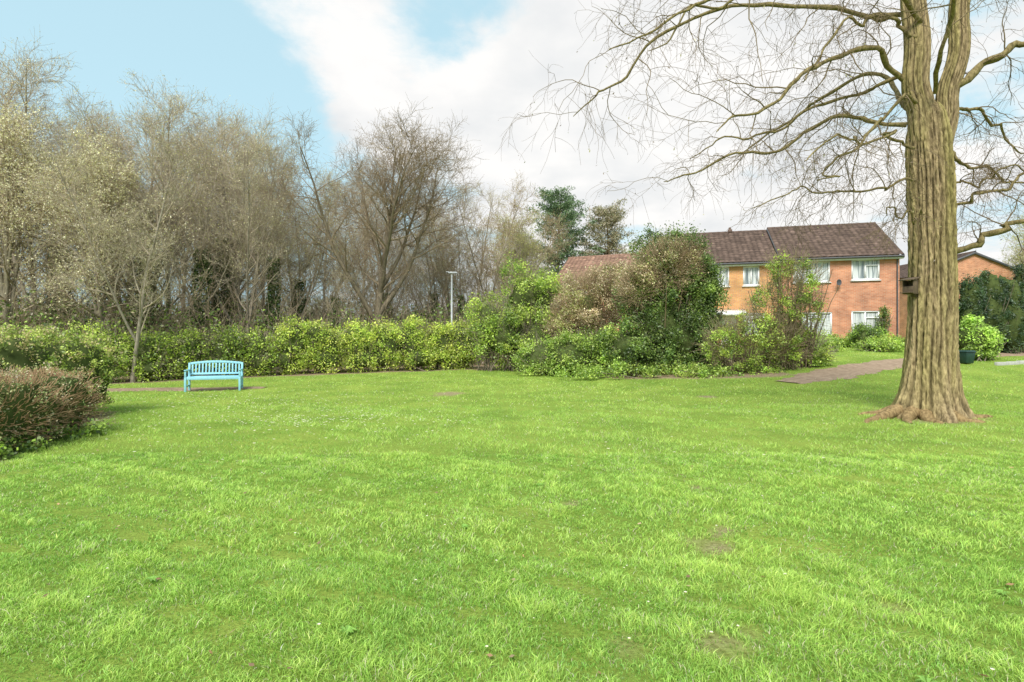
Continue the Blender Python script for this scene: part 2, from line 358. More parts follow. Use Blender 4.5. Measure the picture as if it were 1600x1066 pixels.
b=Bld()
def daisies(n,cx,cy,sx,sy,hz=.045,rs=1.):
    x=rng.normal(cx,sx,n); y=rng.normal(cy,sy,n); ok=(y>1.8)&(y<yfar(x)-.3); x=x[ok];y=y[ok];n=len(x); z=hgt(x,y)+hz
    r=.016*rs; a=np.arange(6)*np.pi/3
    ring=np.stack([np.cos(a)*r,np.sin(a)*r,0*a+.006],1)
    V=np.stack([x,y,z],1)[:,None,:]+np.vstack([[0,0,0],ring])[None]*rng.uniform(.6,1.3,(n,1,1))
    k=np.arange(n)[:,None]*7; F=np.concatenate([k+[0,1+j,1+(j+1)%6] for j in range(6)],0)
    c=np.tile(np.vstack([[.5,.35,.04]]+[[.5,.5,.48]]*6),(n,1)); b.add(V.reshape(-1,3),F,c)
daisies(280,-3.4,11.4,1.5,.8,.045,1.15); daisies(200,-7,15.0,2.5,1.2,.055,1.4); daisies(180,0,14,5,4,.05,1.2); daisies(150,1,6,3,3,.04,.5); daisies(180,-6,12,2,2,.045,1.1)
do=b.build('daisies',M_leaf); do['kind']='stuff'; tag(do,'tiny white daisies scattered over the lawn','flowers')
b=Bld(); n=300
yy=rng.uniform(2,16,n)**1; xx=(rng.random(n)*2-1)*yy*.95; P=np.stack([xx,yy,hgt(xx,yy)+.032],1)
V,F=leafq(P,.045,rng,.6); V[:,2]=np.repeat(P[:,2],4)+(V[:,2]-np.repeat(P[:,2],4))*.45
b.add(V,F,np.repeat(pal([(.26,.15,.08),(.34,.25,.15),(.16,.1,.06)],n,rng),4,0))
fo=b.build('fallen_leaves',M_leaf); fo['kind']='stuff'; tag(fo,'dry brown leaves fallen on the grass','leaves')
b=Bld()
for cx,cy in [(3.1,3.6),(-.9,3.1),(.3,6.2),(-2.4,3.8),(4.2,5.2),(-3.4,6.5),(2.2,7.4),(-.4,4.8),(1.9,2.6),(-2.9,2.9),(5.2,8.2),(3.3,3.0),(-1.6,2.4),(.2,2.5)]:
    for a in np.arange(0,6.28,.5):
        a+=rng.normal(0,.15); l=rng.uniform(.03,.065); w_=.009; z0=H1(cx,cy)+.015
        d=np.array([math.cos(a),math.sin(a),0]); q=np.array([-d[1],d[0],0]); o3=np.array([cx,cy,z0])
        b.add([o3,o3+d*l*.55+q*w_+[0,0,.02],o3+d*l+[0,0,.01],o3+d*l*.55-q*w_+[0,0,.02]],[[0,1,2,3]],np.array([.15,.27,.05])*rng.uniform(.8,1.3))
wo_=b.build('lawn_weeds',M_leaf); wo_['kind']='stuff'; tag(wo_,'flat dandelion rosettes growing among the grass','weeds')

# ------------------------------------------------------------ background trees
def tall_tree(seed,Ht,r0,k1=20,spread=.32,ang=42,leafn=6000,lp=None,lsize=.06,t0=.2,trop=.07,forks=0,k2=7,k3=4,k4=3,barkc=(1,1,1),ivy=0,wand=.045,twigc=(1,1,1),fang=22,ft=(.12,.42),lt=.75,fk=.93,rw=1.):
    rng=RS(seed); bt=Bld(); bc=Bld()
    P0,R0=grow(np.array([[0,0,-.2]]),np.array([[rng.normal(0,.04),rng.normal(0,.04),1]]),np.array([Ht]),np.array([r0]),np.array([.02]),16,wand,.03,rng)
    R0[:,0]*=1.35
    trunks=[(P0,R0)]
    if forks:
        S,D,t,Rt,pi=spawn(P0,R0,forks,ft[0],ft[1],fang,rng)
        Pf,Rf=grow(S,D,Ht*(1-t)*fk,Rt*.72,np.full(len(S),.02),16,wand,.05,rng); trunks.append((Pf,Rf))
    for Pq,Rq in trunks:
        V,F=tubes(Pq,Rq,9); bt.add(V,F,barkc)
    P=np.concatenate([a for a,_ in trunks]); R=np.concatenate([b_ for _,b_ in trunks])
    S,D,t,Rt,pi=spawn(P,R,k1,t0,.98,ang,rng)
    L1=Ht*spread*(1.05-lt*t)*rng.uniform(.6,1.2,len(t))
    P1,R1=grow(S,D,L1,np.minimum(Rt*.55,.07)*rw,np.full(len(S),.009),8,.12,trop,rng)
    V,F=tubes(P1,R1,5); bc.add(V,F,barkc)
    S,D,t,Rt,pi=spawn(P1,R1,k2,.2,1.,40,rng)
    L2=L1[pi]*.48*(1.1-.5*t)*rng.uniform(.6,1.2,len(t))+.15
    P2,R2=grow(S,D,L2,np.minimum(Rt*.6,.02),np.full(len(S),.006),5,.15,trop*.8,rng)
    V,F=tubes(P2,R2,3); bc.add(V,F,np.array(twigc)*.95)
    S,D,t,Rt,pi=spawn(P2,R2,k3,.15,1.,38,rng)
    L3=L2[pi]*.5*rng.uniform(.6,1.3,len(t))+.14
    P3,R3=grow(S,D,L3,np.full(len(S),.0066),np.full(len(S),.004),4,.17,trop,rng)
    V,F=tubes(P3,R3,3); bc.add(V,F,twigc)
    P4=P3
    if k4:
        S,D,t,Rt,pi=spawn(P3,R3,k4,.2,1.,40,rng)
        L4=L3[pi]*.6*rng.uniform(.6,1.3,len(t))+.12
        P4,R4=grow(S,D,L4,np.full(len(S),.0048),np.full(len(S),.0034),3,.15,trop,rng)
        V,F=tubes(P4,R4,3); bc.add(V,F,np.array(twigc)*1.1)
    if leafn:
        q=P4.reshape(-1,3); C=q[rng.integers(0,len(q),leafn)]+rng.normal(0,.03,(leafn,3))
        V,F=leafq(C,lsize,rng,.55,.5); bc.add(V,F,np.repeat(pal(lp,leafn,rng,.22),4,0),1)
    bi=None
    if ivy:
        bi=Bld(); n=4500; h=rng.random(n)*ivy
        ii=np.clip(h/Ht*15,0,14.9); k=ii.astype(int); fr=(ii-k)[:,None]
        C=P0[0][k]*(1-fr)+P0[0][k+1]*fr; a=rng.random(n)*6.28
        rr=(r0+.12+.34*(1-h/ivy)*rng.random(n)+.34*np.abs(noise(np.stack([np.cos(a),np.sin(a),h],1),2,seed)))*rng.uniform(.7,1.15,n)
        C=C+np.stack([np.cos(a)*rr,np.sin(a)*rr,0*a],1)
        V,F=leafq(C,.13,rng,.8,.5); bi.add(V,F,np.repeat(pal([(.035,.06,.014),(.055,.09,.022),(.09,.13,.035)],n,rng,.2),4,0))
    return bt,bc,bi
_protos={}
def proto(key,**kw):
    bt,bc,bi=tall_tree(**kw); _protos[key]=[bt,bc,bi,None]
def place_tree(key,name,x,y,s,rot,label,cat='tree',group=None,zs=None):
    e=empty(name,(x,y,H1(x,y)),rot,label,cat,group); e.scale=(s,s,zs or s)
    pr=_protos[key]
    if pr[3] is None:
        obs=[pr[0].build('trunk',M_bark,e,True),pr[1].build('crown',[M_twig,M_leaf],e)]
        if pr[2]: obs.append(pr[2].build('ivy',M_leaf,e))
        pr[3]=obs
    else:
        for o_ in pr[3]:
            c=o_.copy(); col.objects.link(c); c.parent=e
    return e
pale=[(.38,.34,.21),(.32,.31,.13),(.44,.40,.29),(.25,.22,.12)]
yg=[(.30,.32,.09),(.33,.32,.12),(.25,.25,.09)]
br=[(.30,.23,.14),(.26,.21,.13),(.35,.29,.19)]
proto('a',seed=1,Ht=14,r0=.15,leafn=7000,lp=br+pale,forks=2,k1=17,lt=.55,k3=4)
proto('b',seed=2,Ht=14,r0=.13,leafn=9000,lp=pale,forks=1,spread=.26,ang=42,k1=20,lt=.55,k3=4)
proto('c',seed=3,Ht=13.5,r0=.14,leafn=11000,lp=pale+yg,forks=2,spread=.27,ang=46,ivy=7.5,k1=16,lt=.6)
proto('d',seed=4,Ht=13.5,r0=.13,leafn=6000,lp=br+yg,forks=1,spread=.30,ang=50,ivy=7,k1=18,lt=.6)
proto('w',seed=6,Ht=11,r0=.15,leafn=30000,lp=[(.44,.41,.28),(.38,.37,.19),(.5,.47,.36),(.32,.30,.15)],lsize=.075,forks=3,spread=.34,ang=55,trop=.02,k1=15,k3=4,twigc=(1.0,.95,.88),barkc=(.9,.9,.82))
proto('birch',seed=7,Ht=13,r0=.11,leafn=8500,lp=br+yg,forks=1,spread=.24,ang=38,trop=.02,twigc=(.9,.80,.68),barkc=(1.2,1.2,1.15),k1=24,lt=.5)
proto('oak',seed=24,Ht=11.5,r0=.25,leafn=3500,lp=br,forks=7,spread=.34,ang=48,trop=.03,k1=12,k2=7,k3=5,k4=3,t0=.3,twigc=(.66,.6,.52),barkc=(.68,.64,.57),wand=.06,fang=25,ft=(.2,.46),lt=.55,fk=1.02,rw=1.)
proto('leafy',seed=10,Ht=11,r0=.13,leafn=16000,lp=yg,lsize=.075,forks=1,spread=.30,ang=44,k1=17,lt=.5)
G1='trees along the back of the green'
T=[
('b',-31,27.5,.84),('a',-27.3,26,.86),('a',-24.0,27.5,.96),('b',-21.8,26.3,.94),('c',-25.5,31,.98),('d',-18.6,28.5,.95),('b',-16.4,27.4,.92),
('c',-16.0,30.5,.98),('a',-13.4,28.5,.84),('birch',-14.6,34,1.0),('c',-12.2,28.2,.74),('birch',-11.6,35,.84),('d',-11.2,29.5,.66),('c',-20,39,1.08),('b',-27,39,1.08),
('b',-29,30,.92),('c',-27,28,.84),('b',-19.3,29.5,.95),('c',-17.6,27.6,.84),('b',-13.0,27.4,.78),('d',-14.8,27.0,.82),('d',-22.8,28.6,.88),('a',-18,34,1.04),('c',-22.6,33,1.0),
('d',-9.3,29.6,.55),('birch',-6.4,41,.70),('c',-4.6,36,.60),('birch',-3.9,37,.84),('birch',-1.6,38,.86),('leafy',.6,39,.86),('b',-2.7,42,.84),('leafy',-1.5,45,.92),('birch',-.2,42,.88),('leafy',2.0,43,.82),('d',-3.0,36.5,.64),
('a',-36,33,1.05),('b',-33,38,1.1),('a',-25,43,1.15),('b',-15.5,42,1.08),('a',-11.5,43,.95),('b',-21,42,1.15),('a',-9.2,40,.78),('d',-8.2,37,.68),('birch',7.6,52,.72)]
lab={'a':'tall bare tree with forked trunk behind the hedge','b':'slender tree with pale opening buds behind the hedge','c':'ivy clad multi stemmed tree with pale new leaves','d':'bare tree with ivy around its lower trunk','birch':'slim pale barked birch with fine bare twigs','leafy':'small tree with fresh yellow green leaves'}
nm={'a':'bare_tree','b':'budding_tree','c':'ivy_clad_tree','d':'ivy_clad_tree','birch':'birch_tree','leafy':'young_leafy_tree'}
for j,(k,x,y,s) in enumerate(T): place_tree(k,nm[k],x,y,s*(1+.03*math.sin(j*7)),j*2.1,lab[k],group=G1)
place_tree('w','blossom_tree',-20.0,22.5,.95,.4,'spreading tree covered in pale cream new growth beside the hedge')
place_tree('w','blossom_tree',-16.8,23.6,.84,2.4,'spreading tree covered in pale cream new growth beside the hedge')
place_tree('b','budding_tree',-14.0,21.0,.62,1.1,'slender budding tree standing in front of the hedge near the bench')
place_tree('oak','oak_tree',-7.1,30,1.02,.9,'broad bare oak with dark spreading branches above the hedge')
place_tree('leafy','young_leafy_tree',37,40,.9,1,'small tree with fresh yellow green leaves beside a house',group=G1)
place_tree('leafy','young_leafy_tree',41,47,.95,2,'small tree with fresh yellow green leaves beside a house',group=G1)

def pine(name,x,y,Ht,r,seed,palc,label,cc=60,dense=170,sz=.2,t0=.35):
    rng=RS(seed); e=empty(name,(x,y,H1(x,y)),0,label,'tree')
    bt=Bld(); P0,R0=grow(np.array([[0,0,-.2]]),np.array([[.03,0,1.]]),np.array([Ht]),np.array([.24]),np.array([.04]),12,.03,.02,rng)
    V,F=tubes(P0,R0,8); bt.add(V,F,(.8,.65,.52)); bt.build('trunk',M_bark,e,True)
    bc=Bld(); S,D,t,Rt,pi=spawn(P0,R0,cc,t0,.99,68,rng,.2)
    L1=r*np.sqrt(np.clip(1.12-t,.05,1))*rng.uniform(.5,1.3,len(t)); P1,R1=grow(S,D,L1,Rt*.35,np.full(len(S),.015),6,.1,.06,rng)
    V,F=tubes(P1,R1,4); bc.add(V,F,(.6,.46,.35))
    tips=P1[:,2:].reshape(-1,3); n=len(tips)*dense
    C=tips[rng.integers(0,len(tips),n)]+rng.normal(0,1,(n,3))*np.array([.28,.28,.13])
    V,F=leafq(C,sz,rng,.25,.6); bc.add(V,F,np.repeat(pal(palc,n,rng,.25),4,0),1)
    bc.build('crown',[M_twig,M_leaf],e)
pine('pine_tree',3.6,51,14.6,4.7,21,[(.075,.12,.05),(.055,.09,.04),(.11,.155,.065)],'dark green pine rising above the shrubs',80,75,.27)
pine('larch_tree',8.8,51,12.8,4.0,22,[(.18,.16,.09),(.22,.18,.11),(.14,.14,.07)],'brownish green conifer behind the house roofs',80,55,.24)

# ------------------------------------------------------------ shrubs & hedges
def shrub(name,loc,blobs,nleaf,lsize,palette,label,cat='shrub',seed=0,clump=.32,nclump=90,core=.72,stems=30,group=None,twigs=0,asp=.6,rot=0,stemc=(1,1,1),tl=(.25,.7),gain=1.,kind=None,boxy=0):
    rng=RS(seed); z0=H1(loc[0],loc[1])
    e=empty(name,(loc[0],loc[1],z0),rot,label,cat,group)
    if kind: e['kind']=kind
    bs=Bld(); bf=Bld()
    def bx(d):
        if not boxy: return d
        m_=np.max(np.abs(d),axis=1,keepdims=True); L_=np.linalg.norm(d,axis=1,keepdims=True)
        return d*(1+boxy*(L_/m_-1))
    vol=np.array([b_[3]*b_[4]+b_[4]*b_[5]+b_[3]*b_[5] for b_ in blobs]); pr=vol/vol.sum()
    for bi_,(cx,cy,cz,rx,ry,rz) in enumerate(blobs):
        c=np.array([cx,cy,cz]); r=np.array([rx,ry,rz])
        nc=max(6,int(nclump*pr[bi_])); nl=int(nleaf*pr[bi_])
        d=bx(nrm(rng.normal(size=(nc,3)))); d=d*(rng.uniform(.62,1.06,nc)[:,None])
        cc=c+d*r*(1+.14*noise(d*2,2,seed+bi_)[:,None])
        ok=cc[:,2]>.05; cc=cc[ok]; nc=len(cc)
        if nc==0: continue
        cr_=clump*rng.uniform(.6,1.3,nc); ccol=np.exp(rng.normal(0,.2,nc)); ch=rng.choice(len(palette),nc)
        k=rng.integers(0,nc,nl)
        C=cc[k]+rng.normal(0,1,(nl,3))*cr_[k][:,None]*.6
        C[:,2]=np.maximum(C[:,2],.03)
        V,F=leafq(C,lsize,rng,asp,.7)
        pc=np.array(palette)*gain; mix=rng.random(nl)<.6
        base=np.where(mix[:,None],pc[ch[k]],pc[rng.integers(0,len(pc),nl)])
        colr=base*(ccol[k]*np.exp(rng.normal(0,.18,nl)))[:,None]
        bf.add(V,F,np.repeat(colr,4,0),0)
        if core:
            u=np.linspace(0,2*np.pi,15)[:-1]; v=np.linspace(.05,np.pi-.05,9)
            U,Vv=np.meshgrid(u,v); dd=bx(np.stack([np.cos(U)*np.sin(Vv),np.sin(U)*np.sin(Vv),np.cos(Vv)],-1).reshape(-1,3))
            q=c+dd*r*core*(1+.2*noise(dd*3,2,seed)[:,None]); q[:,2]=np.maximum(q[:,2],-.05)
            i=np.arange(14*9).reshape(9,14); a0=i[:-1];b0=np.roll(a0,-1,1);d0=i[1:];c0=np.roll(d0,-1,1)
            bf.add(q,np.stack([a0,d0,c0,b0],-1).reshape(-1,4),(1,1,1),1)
        ns=max(2,int(stems*pr[bi_])); S0=np.stack([cx+rng.normal(0,.25*rx,ns),cy+rng.normal(0,.25*ry,ns),np.full(ns,-.1)],1)
        E=c+nrm(rng.normal(size=(ns,3)))*r*.85; E[:,2]=np.maximum(E[:,2],cz)
        D=E-S0; Ls=np.linalg.norm(D,axis=1)
        P,R=grow(S0,D,Ls,np.full(ns,.03),np.full(ns,.01),6,.06,.0,rng); V,F=tubes(P,R,4); bs.add(V,F,np.array(stemc)*.5)
        if twigs:
            nt_=int(twigs*pr[bi_]); d=bx(nrm(rng.normal(size=(nt_,3)))); S1=c+d*r*rng.uniform(.5,.95,nt_)[:,None]; S1[:,2]=np.maximum(S1[:,2],.05)
            P,R=grow(S1,d+np.array([0,0,.5]),rng.uniform(tl[0],tl[1],nt_)*min(1.,clump*2.2+.3),np.full(nt_,.007),np.full(nt_,.0035),4,.2,.05,rng); V,F=tubes(P,R,3); bs.add(V,F,np.array(stemc)*.85)
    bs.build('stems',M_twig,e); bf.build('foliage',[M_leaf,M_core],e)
    return e
GY=[(.23,.30,.04),(.30,.36,.06),(.16,.23,.03),(.38,.40,.08)]
GD=[(.06,.10,.02),(.09,.14,.028),(.045,.075,.016),(.14,.19,.038)]
GM=[(.15,.23,.032),(.21,.29,.05),(.10,.16,.025),(.27,.33,.07)]
BP=[(.33,.26,.16),(.38,.31,.21),(.27,.22,.13),(.27,.27,.11),(.20,.22,.07)]
pl=catmull([(-19,18.9,0),(-16,20.2,0),(-14.4,21.4,0),(-10.8,24.0,0),(-6,26.4,0),(-2.2,28.2,0)],400)
seg=np.r_[0,np.cumsum(np.linalg.norm(np.diff(pl,axis=0),axis=1))]; tot=seg[-1]
d=0.4; j=0; rr=random.Random(4)
while d<tot:
    x=np.interp(d,seg,pl[:,0]); y=np.interp(d,seg,pl[:,1]); f=d/tot
    leftp=x<-10.6
    h=rr.uniform(1.75,2.05) if leftp else rr.uniform(2.0,2.45); h=h*(1+.12*f)
    wv=rr.uniform(.85,1.05)
    blobs=[(0,0,h*.5,wv,.8,h*.5),(rr.uniform(-.35,.35),rr.uniform(-.2,.1),h*.68,wv*.75,.65,h*.33),(rr.uniform(-.3,.3),-.15,h*.26,wv*.95,.8,h*.28)]
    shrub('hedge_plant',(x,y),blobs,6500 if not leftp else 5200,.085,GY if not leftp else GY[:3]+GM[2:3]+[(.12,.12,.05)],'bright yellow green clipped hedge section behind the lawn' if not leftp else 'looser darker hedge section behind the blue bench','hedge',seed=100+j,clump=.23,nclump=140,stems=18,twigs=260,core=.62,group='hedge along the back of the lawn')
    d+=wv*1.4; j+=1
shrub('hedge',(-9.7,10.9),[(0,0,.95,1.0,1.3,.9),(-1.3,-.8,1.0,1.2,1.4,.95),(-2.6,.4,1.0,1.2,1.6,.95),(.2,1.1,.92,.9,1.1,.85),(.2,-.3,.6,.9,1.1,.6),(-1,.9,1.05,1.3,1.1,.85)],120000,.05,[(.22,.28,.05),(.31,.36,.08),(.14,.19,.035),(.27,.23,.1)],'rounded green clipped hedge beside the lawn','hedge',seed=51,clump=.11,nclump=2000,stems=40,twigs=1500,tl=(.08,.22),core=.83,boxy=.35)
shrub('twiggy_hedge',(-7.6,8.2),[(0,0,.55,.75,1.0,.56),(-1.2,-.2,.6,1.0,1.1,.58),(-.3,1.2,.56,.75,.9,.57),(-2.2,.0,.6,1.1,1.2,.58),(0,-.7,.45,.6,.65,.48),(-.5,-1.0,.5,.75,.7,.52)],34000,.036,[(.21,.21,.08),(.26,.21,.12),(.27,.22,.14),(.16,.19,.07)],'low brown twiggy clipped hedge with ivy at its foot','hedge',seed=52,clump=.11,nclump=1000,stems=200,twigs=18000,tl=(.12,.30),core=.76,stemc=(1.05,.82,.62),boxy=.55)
shrub('ivy_patch',(-7.2,7.7),[(0,0,.06,.5,.8,.12),(-1.0,-.8,.08,.9,.8,.14),(0,1.2,.06,.4,.9,.12)],5000,.055,GD+GM[:2],'low ivy spreading at the foot of the hedge','ivy',seed=53,clump=.12,nclump=200,core=0,stems=12,asp=.8)

shrub('green_shrub',(-.3,26.6),[(0,0,1.6,1.9,1.5,1.6),(.9,.3,3.4,1.4,1.2,1.7),(1.6,-.2,1.5,1.5,1.4,1.5),(-.8,.2,2.4,1.1,1.,1.3),(1.9,.2,3.1,1.0,1.,1.6)],32000,.095,GM+GY[:2],'tall loose green shrub at the end of the hedge',seed=61,clump=.32,nclump=190,stems=80,twigs=1800,core=.5)
shrub('blossom_shrub',(3.5,25.6),[(0,0,3.0,1.6,1.3,1.6),(-.8,0,2.0,1.1,1.1,1.4),(.9,.2,3.5,1.1,1.2,1.3)],30000,.075,BP,'pale tan twiggy shrub coming into blossom',seed=62,clump=.26,nclump=220,stems=30,twigs=5600,core=.3,stemc=(1.1,.96,.8))
shrub('green_shrub',(2.6,23.9),[(0,0,.8,1.6,1.1,1.0),(1.4,.1,1.0,1.2,1.0,1.1),(-1.2,.3,.7,1.1,.9,.8)],20000,.085,GM+GD[3:],'low green shrub at the lawn edge',seed=63,clump=.28,nclump=150,stems=30,twigs=400)
shrub('evergreen_shrub',(6.1,23.2),[(0,0,1.9,1.6,1.3,1.9),(.8,.3,4.2,1.4,1.3,1.6),(-.6,.3,3.2,1.1,1.2,1.6),(1.6,0,1.7,1.2,1.1,1.7),(-.1,.3,4.9,1.,1.,.9),(-1.4,-.2,1.0,1.0,1.,1.0),(1.8,.2,3.4,.9,.9,1.3),(.6,-.3,1.2,1.5,1.1,1.2)],90000,.085,GD,'tall dark evergreen shrub clad in ivy',seed=64,clump=.28,nclump=430,stems=40,twigs=1200,core=.6)
shrub('blossom_shrub',(6.2,22.7),[(0,0,4.2,1.1,.8,1.1),(-1.1,.2,3.5,.8,.7,.9),(.8,.1,4.5,.7,.6,.8)],9500,.065,BP,'pale tan blossoming shrub hanging over the dark evergreen',seed=65,clump=.26,nclump=110,stems=6,twigs=3000,core=0,stemc=(1.1,.96,.8))
shrub('hawthorn_shrub',(9.4,21.3),[(-.3,0,1.1,1.1,1.0,1.15),(-1.3,.1,.9,.9,.9,1.0),(.7,.1,1.0,.9,.9,1.05),(.3,.2,2.4,.5,.6,1.1),(1.0,.1,2.8,.55,.6,1.2),(1.7,.2,2.1,.45,.6,1.0),(1.8,.2,3.3,.45,.5,.8),(.7,.2,3.9,.35,.4,.5),(1.3,.1,4.0,.35,.4,.45)],19000,.075,GM+GY[:2],'tall airy leafy hawthorn bush in front of the houses',seed=66,clump=.18,nclump=200,stems=100,twigs=4200,core=0,tl=(.3,.9),stemc=(.9,.85,.7))
shrub('green_shrub',(11.5,21.9),[(0,0,.5,.75,.8,.6),(-.5,0,1.0,.45,.6,.7)],5000,.08,GM+GY[:2],'slim light green bush beside the path',seed=67,clump=.2,nclump=60,stems=26,twigs=800,core=0)
shrub('ground_cover',(5,22.1),[(0,-.2,.2,3.2,.7,.3),(3.0,-1.1,.2,2.2,.6,.3),(-2.8,1.6,.2,1.8,.6,.3)],14000,.08,GM,'low leafy plants along the lawn edge',cat='plants',seed=68,clump=.2,nclump=240,core=0,stems=6)
shrub('garden_shrub',(17.8,28.6),[(0,0,.55,.85,.7,.6)],5000,.08,GD+GM[:1],'rounded dark green garden shrub in front of the house',seed=70,clump=.2,nclump=60)
shrub('garden_shrub',(15.4,28.9),[(0,0,.4,.9,.7,.42),(-1.3,.2,.35,.8,.7,.4)],5000,.08,GM,'low light green garden shrub in front of the house',seed=71,clump=.2,nclump=60)
for j,(x,y,wd) in enumerate([(16.6,29.6,1.5),(19,29.2,1.3),(14.2,26.6,1.3),(16.8,26.4,1.2),(12.6,25.6,1.3),(19.5,26.8,1.2),(13.6,29.6,1.4)]):
    shrub('garden_shrub',(x,y),[(0,0,.22,wd,.55,.30),(.4*wd,.1,.3,wd*.5,.5,.36)],3600,.08,GM+GY[:1],'low green planting along the house front',seed=740+j,clump=.2,nclump=70,core=.4,group='low garden plants by the houses')
shrub('climbing_plant',(19.9,30.6),[(0,0,.9,.25,.3,.9),(.1,0,1.6,.2,.25,.6)],2500,.08,GD,'narrow climber against the brick wall',seed=72,clump=.16,nclump=40,core=.4)
shrub('laurel_shrub',(18.6,23.0),[(0,0,.85,.8,.7,.9),(.6,.1,.6,.65,.6,.65)],9000,.10,[(.19,.28,.05),(.26,.34,.07),(.12,.19,.03)],'bright green laurel beside the conifers',seed=73,clump=.22,nclump=90)
for j,(x,y,h,r) in enumerate([(20.2,25.0,3.4,.62),(21.2,25.2,3.8,.66),(22.2,25.4,3.6,.66),(23.2,25.6,4.0,.68),(24.3,25.9,3.7,.68),(25.5,26.2,3.8,.7),(26.6,26.6,3.8,.7)]):
    shrub('conifer_shrub',(x,y),[(0,0,h*.38,r,r,h*.40),(.05,0,h*.66,r*.72,r*.72,h*.32),(-.2,.1,h*.72,r*.4,r*.4,h*.3),(.25,.1,h*.66,r*.4,r*.4,h*.3)],12000,.11,[(.025,.05,.02),(.04,.07,.027),(.017,.036,.013),(.06,.09,.032)],'dark green upright conifer beside the houses',seed=80+j,clump=.17,nclump=150,core=.84,asp=.3,group='row of dark conifers')

b=Bld(); rng=RS(90)
UX=[-44,-19,-14,-10,-2,6]; UY=[21,21.5,24,27.5,31,31]
n=110000; x=rng.uniform(-44,6,n)
y=np.interp(x,UX,UY)+rng.random(n)**1.3*18
hh=2.6+1.6*noise(np.stack([x,y,0*x],1),.8,5)+1.2*noise(np.stack([x,y,0*x],1),2.2,6)
z=rng.random(n)**.8*np.clip(hh,.6,5.6)+hgt(x,y)
V,F=leafq(np.stack([x,y,z],1),.15,rng,.55,.5); b.add(V,F,np.repeat(pal(GD+GM[:1]+[(.2,.17,.1),(.17,.15,.09)],n,rng,.3),4,0),0)
nt_=8000; x=rng.uniform(-46,4,nt_); y=np.interp(x,UX,UY)+rng.random(nt_)*22
P,R=grow(np.stack([x,y,hgt(x,y)],1),np.stack([rng.normal(0,.3,nt_),rng.normal(0,.3,nt_),np.ones(nt_)],1),rng.uniform(1.5,5.8,nt_),np.full(nt_,.013),np.full(nt_,.005),7,.16,.02,rng)
V,F=tubes(P,R,3); b.add(V,F,(.9,.85,.78),1)
S_,D_,t_,Rt_,pi_=spawn(P,R,4,.3,1.,40,rng); P,R=grow(S_,D_,rng.uniform(.3,1.1,len(S_)),np.full(len(S_),.007),np.full(len(S_),.004),4,.2,.04,rng); V,F=tubes(P,R,3); b.add(V,F,(.95,.9,.8),1)
u=b.build('undergrowth',[M_leaf,M_twig]); u['kind']='stuff'; tag(u,'tangled woodland undergrowth beneath the bare trees','undergrowth')
b=Bld(); n=60000; x=rng.uniform(-170,170,n); y=rng.uniform(75,100,n); hh=6+2.2*noise(np.stack([x,y,0*x],1),.12,2)+1.5*noise(np.stack([x,y,0*x],1),.5,3)
z=hgt(x,y)+rng.random(n)**.6*np.clip(hh,2,14)
V,F=leafq(np.stack([x,y,z],1),.7,rng,.55,.5); b.add(V,F,np.repeat(pal([(.2,.2,.14),(.25,.23,.17),(.16,.18,.1),(.22,.24,.13)],n,rng,.2),4,0))
n=15000; x=rng.uniform(-95,-2,n); y=rng.uniform(50,66,n); hh=np.interp(x,[-95,-45,-20,-2],[13,13,11,7])+2*noise(np.stack([x,y,0*x],1),.3,8)
z=hgt(x,y)+rng.random(n)**.8*hh
P,R=grow(np.stack([x,y,z],1),np.stack([rng.normal(0,.45,n),rng.normal(0,.45,n),np.ones(n)],1),rng.uniform(.8,2.4,n),np.full(n,.02),np.full(n,.008),5,.2,.03,rng)
V,F=tubes(P,R,3); b.add(V,F,np.repeat(pal([(.22,.19,.15),(.20,.17,.12),(.25,.23,.16)],n,rng,.15),15,0))
u=b.build('distant_woodland',M_leaf); u['kind']='stuff'; tag(u,'hazy line of distant woodland beyond the green','woodland')

